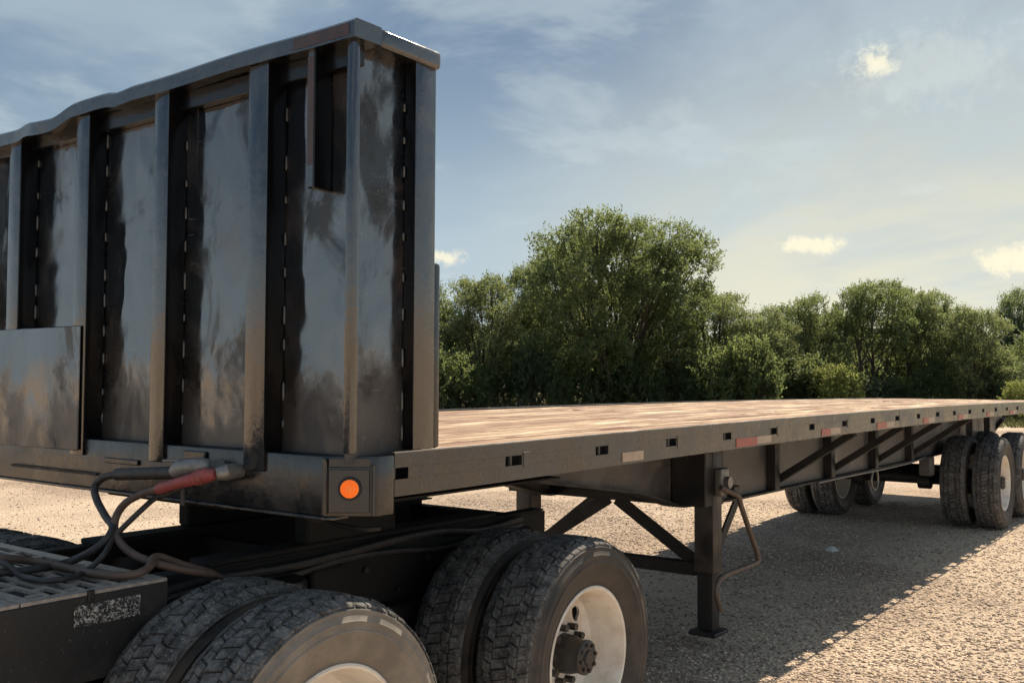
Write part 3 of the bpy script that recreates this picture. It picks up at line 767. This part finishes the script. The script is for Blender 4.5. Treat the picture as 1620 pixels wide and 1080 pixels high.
for x in (-1.4, -.95, -.25): MB().beam((x, -.42, .80), (x, -.585, .965), .05, .02).build('catwalk_bracket', DARK, cat)
# black flap and mudguard bar across the far side
for s in (1,): MB().box(-1.3, -.16, .60, .66, .80, 1.03).build('side_box', DARK, tractor, .01)

# ------------------------------------------------------------------ air and electric lines between tractor and trailer
def hose(name, label, path, r, mat, n=7):
    o = MB().tube(spline(path, n), r, 12).build(name, mat, None, smooth=True); tag(o, label, 'hose', 'lines looping from the tractor to the trailer nose'); return o
hr = hose('air_hose', 'brown air line with a faded red hand grip on the trailer nose',
          [(-.115,-.447,1.266), (-.13,-.361,1.243), (-.15,-.289,1.205), (-.17,-.267,1.152), (-.19,-.309,1.103), (-.20,-.404,1.064), (-.19,-.514,1.042), (-.12,-.567,1.014), (-.03,-.577,.989), (.07,-.52,.95), (.12,-.44,.90)],
          .0130, HOSEB)
MB().tube(spline([(-.116,-.43,1.262),(-.112,-.48,1.275),(-.105,-.55,1.293),(-.095,-.60,1.305)], 4), [.017,.020,.019,.020,.018,.019,.018,.019,.019,.020,.021,.020,.016], 14).build('grip', REDP, hr, smooth=True)
b = MB(); b.tube(spline([(-.095,-.595,1.303),(-.09,-.64,1.318),(-.08,-.69,1.325)], 4), [.018,.024,.020,.027,.022,.026,.021,.020,.014], 14); b.build('gladhand', REDP, hr, smooth=True)
b = MB(); b.tube([(-.075,-.685,1.325),(-.05,-.70,1.33),(-.02,-.70,1.33),(.012,-.70,1.33)], [.020,.028,.026,.022], 14); b.build('coupling', CAST, hr, smooth=True)
MB().box(-.10, -.088, -.545, -.53, 1.214, 1.28).build('grip_strap', HOSE, hr, .003)
hb = hose('air_hose', 'black air line with a dark grip above the red one',
          [(-.10,-.158,1.294), (-.11,-.091,1.279), (-.12,-.052,1.246), (-.14,-.10,1.205), (-.16,-.188,1.159), (-.19,-.285,1.126), (-.25,-.30,1.075), (-.297,-.21,1.023), (-.427,-.236,1.022), (-.525,-.212,1.022), (-.708,-.12,1.022), (-1.3,-.05,1.022)],
          .0130, HOSE)
MB().tube(spline([(-.10,-.16,1.294),(-.10,-.30,1.305),(-.09,-.40,1.312),(-.085,-.48,1.318)], 3), .0215, 14).build('grip', HOSE, hb, smooth=True)
b = MB(); b.tube(spline([(-.085,-.47,1.317),(-.08,-.52,1.335),(-.06,-.58,1.343),(-.035,-.60,1.338)], 4), [.02,.026,.030,.032,.032,.031,.030,.030,.030,.029,.028,.027,.020], 14); b.build('gladhand', CAST, hb, smooth=True)
MB().beam((-.085,-.42,1.355), (-.07,-.57,1.362), .030, .010).build('gladhand_lid', CAST, hb, .004)
MB().tube([(-.04,-.595,1.34),(.012,-.60,1.34)], .022, 12).build('coupling', CAST, hb, smooth=True)
he = hose('electric_cable', 'thin dark electric cable looping down beside the air lines',
          [(.01,-.43,1.27), (-.06,-.391,1.236), (-.08,-.359,1.223), (-.13,-.352,1.185), (-.17,-.324,1.136), (-.20,-.31,1.10), (-.27,-.37,1.06), (-.315,-.36,1.02), (-.42,-.44,1.019), (-.495,-.42,1.019), (-.50,-.29,1.019), (-.52,-.20,1.052), (-.56,.06,1.02), (-.95,.12,1.02)],
          .0095, HOSE)
hl = hose('air_hose', 'slack brown hose lying in a loop on the slotted catwalk',
          [(.10,-.44,.91), (.05,-.53,.955), (0,-.553,.984), (-.08,-.526,1.017), (-.17,-.51,1.055), (-.23,-.56,1.035), (-.285,-.555,1.020), (-.345,-.473,1.020), (-.35,-.30,1.020), (-.39,-.17,1.032), (-.50,-.16,1.055), (-.615,-.072,1.022), (-1.1,-.02,1.020)],
          .0130, HOSEB)

# ------------------------------------------------------------------ trees
def tree_mesh(seed, H, Wd, nleaf, base=.18, lobes=22, flat=.80, gap=.25, leaf=(.07,.13), fringe=1.0, r0=.17, lsize=.17, stems=1, peak=.38):
    """trunk and limbs carry rounded lobes; twigs on the lobes carry rows of small leaves"""
    r = np.random.default_rng(seed); rr = random.Random(seed); b = MB(); zb = base*H
    Cn, Rl = [], []
    for i in range(lobes):
        t = (i+.5)/lobes; t = .02+.98*t**.85; pr = math.sqrt(max(.05, 1-((t-peak)/max(peak+.28,.66))**2))
        rl = Wd*rr.uniform(lsize*.72, lsize*1.22)*(.75+.35*pr)
        th = i*2.39996+rr.uniform(-.5,.5); rad = pr*(Wd/2-rl*.75)*math.sqrt(rr.uniform(.25,1))
        Cn.append((rad*math.cos(th), rad*math.sin(th), max(rl*flat*.75, zb+rl*flat+t*(H*.96-zb-2*rl*flat)))); Rl.append(rl)
    Cn = np.array(Cn); Rl = np.array(Rl)
    # trunk, limbs, branches
    for k in range(stems):
        ox = 0 if stems == 1 else .12*Wd*math.cos(2.1*k+seed); oy = 0 if stems == 1 else .12*Wd*math.sin(2.1*k+seed)
        top = Vector((ox*2.2+rr.uniform(-.3,.3), oy*2.2+rr.uniform(-.3,.3), zb+.50*(H-zb)))
        tp = spline([(ox,oy,-.1), (ox*1.3+rr.uniform(-.1,.1), oy*1.3+rr.uniform(-.1,.1), zb*.8+.3), top], 5); n = len(tp)
        b.tube(tp, [r0*(1-.72*i/(n-1)) for i in range(n)], 8)
        for j in range(lobes):
            if j % stems != k: continue
            c = Vector(Cn[j]); f = min(n-1, max(2, int(n*(.30+.55*(c.z-zb)/(H-zb+.01)))))
            st = tp[f-1]; midp = st.lerp(c, .5)+Vector((rr.gauss(0,.12), rr.gauss(0,.12), -.10*(c-st).length+rr.gauss(0,.1)))
            lp_ = spline([st, midp, c], 4); m_ = len(lp_); rb_ = r0*.42
            b.tube(lp_, [rb_*(1-.7*i/(m_-1)) for i in range(m_)], 5)
            for q in range(5):
                e = Vector((rr.gauss(0,1), rr.gauss(0,1), rr.gauss(.5,.8))).normalized()*Rl[j]*.85; e.z *= flat
                b.tube([lp_[-3], c+e*.45+Vector((0,0,.03)), c+e], [rb_*.34, rb_*.22, rb_*.08], 4)
    # twigs on the lobe shells
    per = 9; nt = int(nleaf/per*2.2)
    w = Rl**2; li = r.choice(lobes, nt, p=w/w.sum())
    u = r.normal(size=(nt,3)); u[:,2] += .62; u /= np.linalg.norm(u, axis=1)[:,None]
    sh = 1-.50*r.random(nt)**2.0
    fl = np.array([1,1,flat]); bump_ = 1+.16*np.sin(u[:,0]*7+li)*np.sin(u[:,1]*6+li*2)+.10*np.sin(u[:,2]*9+li*3)
    P = Cn[li]+u*fl*(Rl[li]*sh*bump_)[:,None]
    # drop most twigs buried inside other lobes, and open irregular windows
    ins = np.zeros(nt)
    for j in range(lobes): ins += (np.linalg.norm((P-Cn[j])/fl, axis=1) < Rl[j]*.62)
    g = np.sin(P[:,0]*2.1+seed)*np.sin(P[:,1]*1.9+seed*2)+np.sin(P[:,2]*2.6+P[:,0]*1.1)*.7+np.sin(P[:,1]*4.3+P[:,2]*3.7)*.35
    keep = (r.random(nt) > np.where(ins > 0, .72, .0)) & (g+.45*np.sin(P[:,0]*5.3+P[:,1]*4.1)*np.sin(P[:,2]*5.9+seed) < 1.25-gap*2.2) & (P[:,2] > .05)
    P, u, li = P[keep], u[keep], li[keep]
    if len(P) > nleaf//per: P, u, li = P[:nleaf//per], u[:nleaf//per], li[:nleaf//per]
    nt = len(P)
    out = P-np.array([0,0,zb+.35*(H-zb)]); out /= np.linalg.norm(out, axis=1)[:,None]+1e-6
    td = u*.6+out*.5+np.array([0,0,.45*fringe])+r.normal(size=(nt,3))*.42; td /= np.linalg.norm(td, axis=1)[:,None]
    tl = (.16+.30*r.random(nt)**1.5)*(1+1.5*fringe*np.clip(u[:,2]+.15,0,1)*(r.random(nt)**3))
    k = np.tile(np.arange(per), nt); ti = np.repeat(np.arange(nt), per); N_ = nt*per
    f = (k+r.random(N_))/per
    L0 = P[ti]+td[ti]*(tl[ti]*(f-.25))[:,None]+r.normal(size=(N_,3))*.045*(1.15-f)[:,None]
    ax = td[ti]*.75+r.normal(size=(N_,3))*.75; ax /= np.linalg.norm(ax, axis=1)[:,None]
    nr = r.normal(size=(N_,3))*.7+np.array([0,0,.6]); ay = np.cross(nr, ax); ay /= np.linalg.norm(ay, axis=1)[:,None]+1e-6; nn = np.cross(ax, ay)
    sz = (leaf[0]+(leaf[1]-leaf[0])*r.random(N_))[:,None]
    Q = np.stack([L0, L0+ax*sz*.5-ay*sz*.27+nn*sz*.08, L0+ax*sz, L0+ax*sz*.5+ay*sz*.27+nn*sz*.08], 1)
    cr = big_mesh('crown', Q.reshape(-1,3), np.arange(N_*4).reshape(-1,4), LEAFS[0]); crm = cr.data; bpy.data.objects.remove(cr)
    tr = b.build('trunk', BARK, None, smooth=True); trm = tr.data; bpy.data.objects.remove(tr)
    return trm, crm
def place(name, meshes, s, t, scale, rot, leaf, label, cat, group=None, leafmats={}):
    p = line_pt(s, t); o = empty(name, (p.x, p.y, 0)); o.rotation_euler = (0,0,rot); o.scale = scale
    tag(o, label, cat, group)
    k = (meshes[1].name, leaf)
    if k not in leafmats:
        me = meshes[1] if not any(a == meshes[1].name for a, _ in leafmats) else meshes[1].copy()
        me.materials.clear(); me.materials.append(LEAFS[leaf]); leafmats[k] = me
    for nm, me in (('trunk', meshes[0]), ('crown', leafmats[k])):
        c = bpy.data.objects.new(nm, me); COL.objects.link(c); c.parent = o
    return o
BIG = tree_mesh(17, 9.1, 9.8, 135000, .12, 52, .70, .34, (.08,.145), .75, .20, .118, 1, .50)
TA = tree_mesh(23, 7.0, 5.4, 46000, .06, 26, .75, .24, (.075,.135), .9, .13, .15)
TB = tree_mesh(37, 6.8, 5.8, 32000, .40, 16, .45, .24, (.075,.135), .6, .13, .17, 2)
TCm = tree_mesh(41, 6.6, 4.8, 40000, .06, 26, .75, .24, (.075,.135), 1.0, .12, .155)
SH = tree_mesh(53, 2.4, 2.9, 9000, .0, 13, .85, .05, (.08,.15), .8, .04, .20, 3)
px = lambda x, t: (x-810)/1556.7*t
# each: kind, along-line position, distance, scale xy, scale z, turn, leaf, label
T0 = [('broad_tree', BIG, px(972,44), 44, 1.0, 1.0, .4, 1, 'largest broad spreading tree with a spiky top behind the deck', 'tree'),
 ('leafy_tree', TA, px(760,45), 45, .95, .93, 1.3, 2, 'pale olive tree just right of the headboard', 'tree'),
 ('leafy_tree', TA, px(842,49), 49, .62, 1.12, 2.6, 0, 'slim tree close behind the left side of the largest tree', 'tree'),
 ('leafy_tree', TA, px(1130,46), 46, .98, .86, 4.0, 2, 'rounded olive tree just right of the largest tree', 'tree'),
 ('leafy_tree', TCm, px(1200,44), 44, .88, .76, .8, 2, 'low olive tree in front between rounded olive and dark narrow trees', 'tree'),
 ('narrow_tree', TCm, px(1280,46), 46, .84, .88, 2.2, 1, 'dark narrow tree behind the yellow green bush', 'tree'),
 ('open_tree', TB, px(1385,46), 46, .80, .96, 1.1, 0, 'open crowned tree with bare limbs showing, right of the dark narrow tree', 'tree'),
 ('open_tree', TB, px(1452,47), 47, .72, .92, 3.4, 2, 'flat topped open tree, right neighbour of the other open crowned tree', 'tree'),
 ('leafy_tree', TA, px(1535,45), 45, .76, .74, 5.1, 2, 'low mixed green tree near the right edge beside the flat topped tree', 'tree'),
 ('dark_tree', TCm, px(1618,52), 52, .80, 1.02, 3.0, 4, 'blue green tree at the right edge rising above its neighbours', 'tree'),
 ('leafy_tree', TCm, px(1240,53), 53, 1.05, .82, 1.9, 4, 'dim blue green tree filling the gap behind the low olive tree', 'tree'),
 ('leafy_tree', TCm, px(1500,54), 54, 1.15, .86, 4.4, 4, 'dim blue green tree behind the low mixed green tree', 'tree'),
 ('leafy_tree', TA, px(1330,55), 55, 1.0, .80, 3.1, 4, 'dim blue green tree behind the gap left of the open crowned tree', 'tree'),
 ('leafy_tree', TA, px(1700,46), 46, 1.0, .9, .3, 0, None, 'tree'),
 ('leafy_tree', TCm, px(660,46), 46, 1.0, .95, 2.0, 0, None, 'tree'), ('leafy_tree', TA, px(540,47), 47, 1.0, 1.0, 4.0, 2, None, 'tree'),
 ('leafy_tree', TA, px(380,47), 47, 1.1, 1.0, .5, 1, None, 'tree')]
for nm, me, s, t, sx, sz, ro, lf, lab, cat in T0:
    if lab is None: lab = 'green tree of the line standing hidden behind the headboard' if s < 0 else 'green tree just past the right edge, beyond the blue green tree'
    place(nm, me, s, t, (sx, sx, sz), ro, lf, lab, cat, 'trees along the far side of the yard')
# bushes at the foot of the trees
place('bush', SH, px(1322,42.5), 42.5, (.78,.78,.98), .4, 3, 'bright yellow green bush in front of the dark narrow tree', 'bush', 'bushes under the trees')
place('bush', SH, px(1618,41), 41, (.62,.62,.72), 1.4, 3, 'yellow green bush at the right edge above the trailer deck', 'bush', 'bushes under the trees')
place('bush', SH, px(888,43), 43, (.45,.45,.95), 2.4, 3, 'small yellow green bush below the largest tree', 'bush', 'bushes under the trees')
rb = random.Random(5); x = 560.0; i = 0
while x < 1860:
    t = (41.8 if x < 1300 else 44.5)+rb.uniform(0, 2.2)
    place('bush', SH, px(x, t), t, (rb.uniform(.75,1.15),)*2+(rb.uniform(1.0,1.6) if x < 1300 else rb.uniform(.75,1.15),), rb.uniform(0,6.28), rb.choice((1,1,0,4)) if x < 1300 else rb.choice((1,4)),
          'dark bush in the understory at the foot of the tree line', 'bush', 'dark bushes under the trees')
    x += rb.uniform(34, 62)
x = 560.0
while x < 1860:
    t = 48.5+rb.uniform(0, 2.5)
    place('bush', SH, px(x, t), t, (rb.uniform(1.0,1.5),)*2+(rb.uniform(1.2,1.9),), rb.uniform(0,6.28), rb.choice((1,1,4)),
          'dark bush in the understory at the foot of the tree line', 'bush', 'dark bushes under the trees')
    x += rb.uniform(45, 75)
def blades(name, n, t0, t1, hmin, hmax, w, mat, seed, s0=-14, s1=34):
    r = np.random.default_rng(seed); s = s0+(s1-s0)*r.random(n); t = t0+(t1-t0)*r.random(n)
    P = np.stack([C0.x+Rr.x*s+F2.x*t, C0.y+Rr.y*s+F2.y*t, 0*s], -1); h = hmin+(hmax-hmin)*r.random(n)**1.8; a = r.random(n)*6.283
    dx = np.stack([np.cos(a), np.sin(a), 0*a], -1)*w*(.5+r.random(n))[:,None]; ln = r.normal(size=(n,3))*np.array([.3,.3,0])*h[:,None]
    Q = np.stack([P-dx, P+dx, P+ln+np.stack([0*h,0*h,h],-1)], 1)
    return tag(big_mesh(name, Q.reshape(-1,3), np.arange(n*3).reshape(-1,3), mat), kind='stuff')
blades('dry_weeds', 16000, 42.0, 47.0, .25, 1.15, .03, WEEDS, 8)
blades('short_grass', 30000, 35.0, 43.0, .05, .22, .025, GRASS, 9)
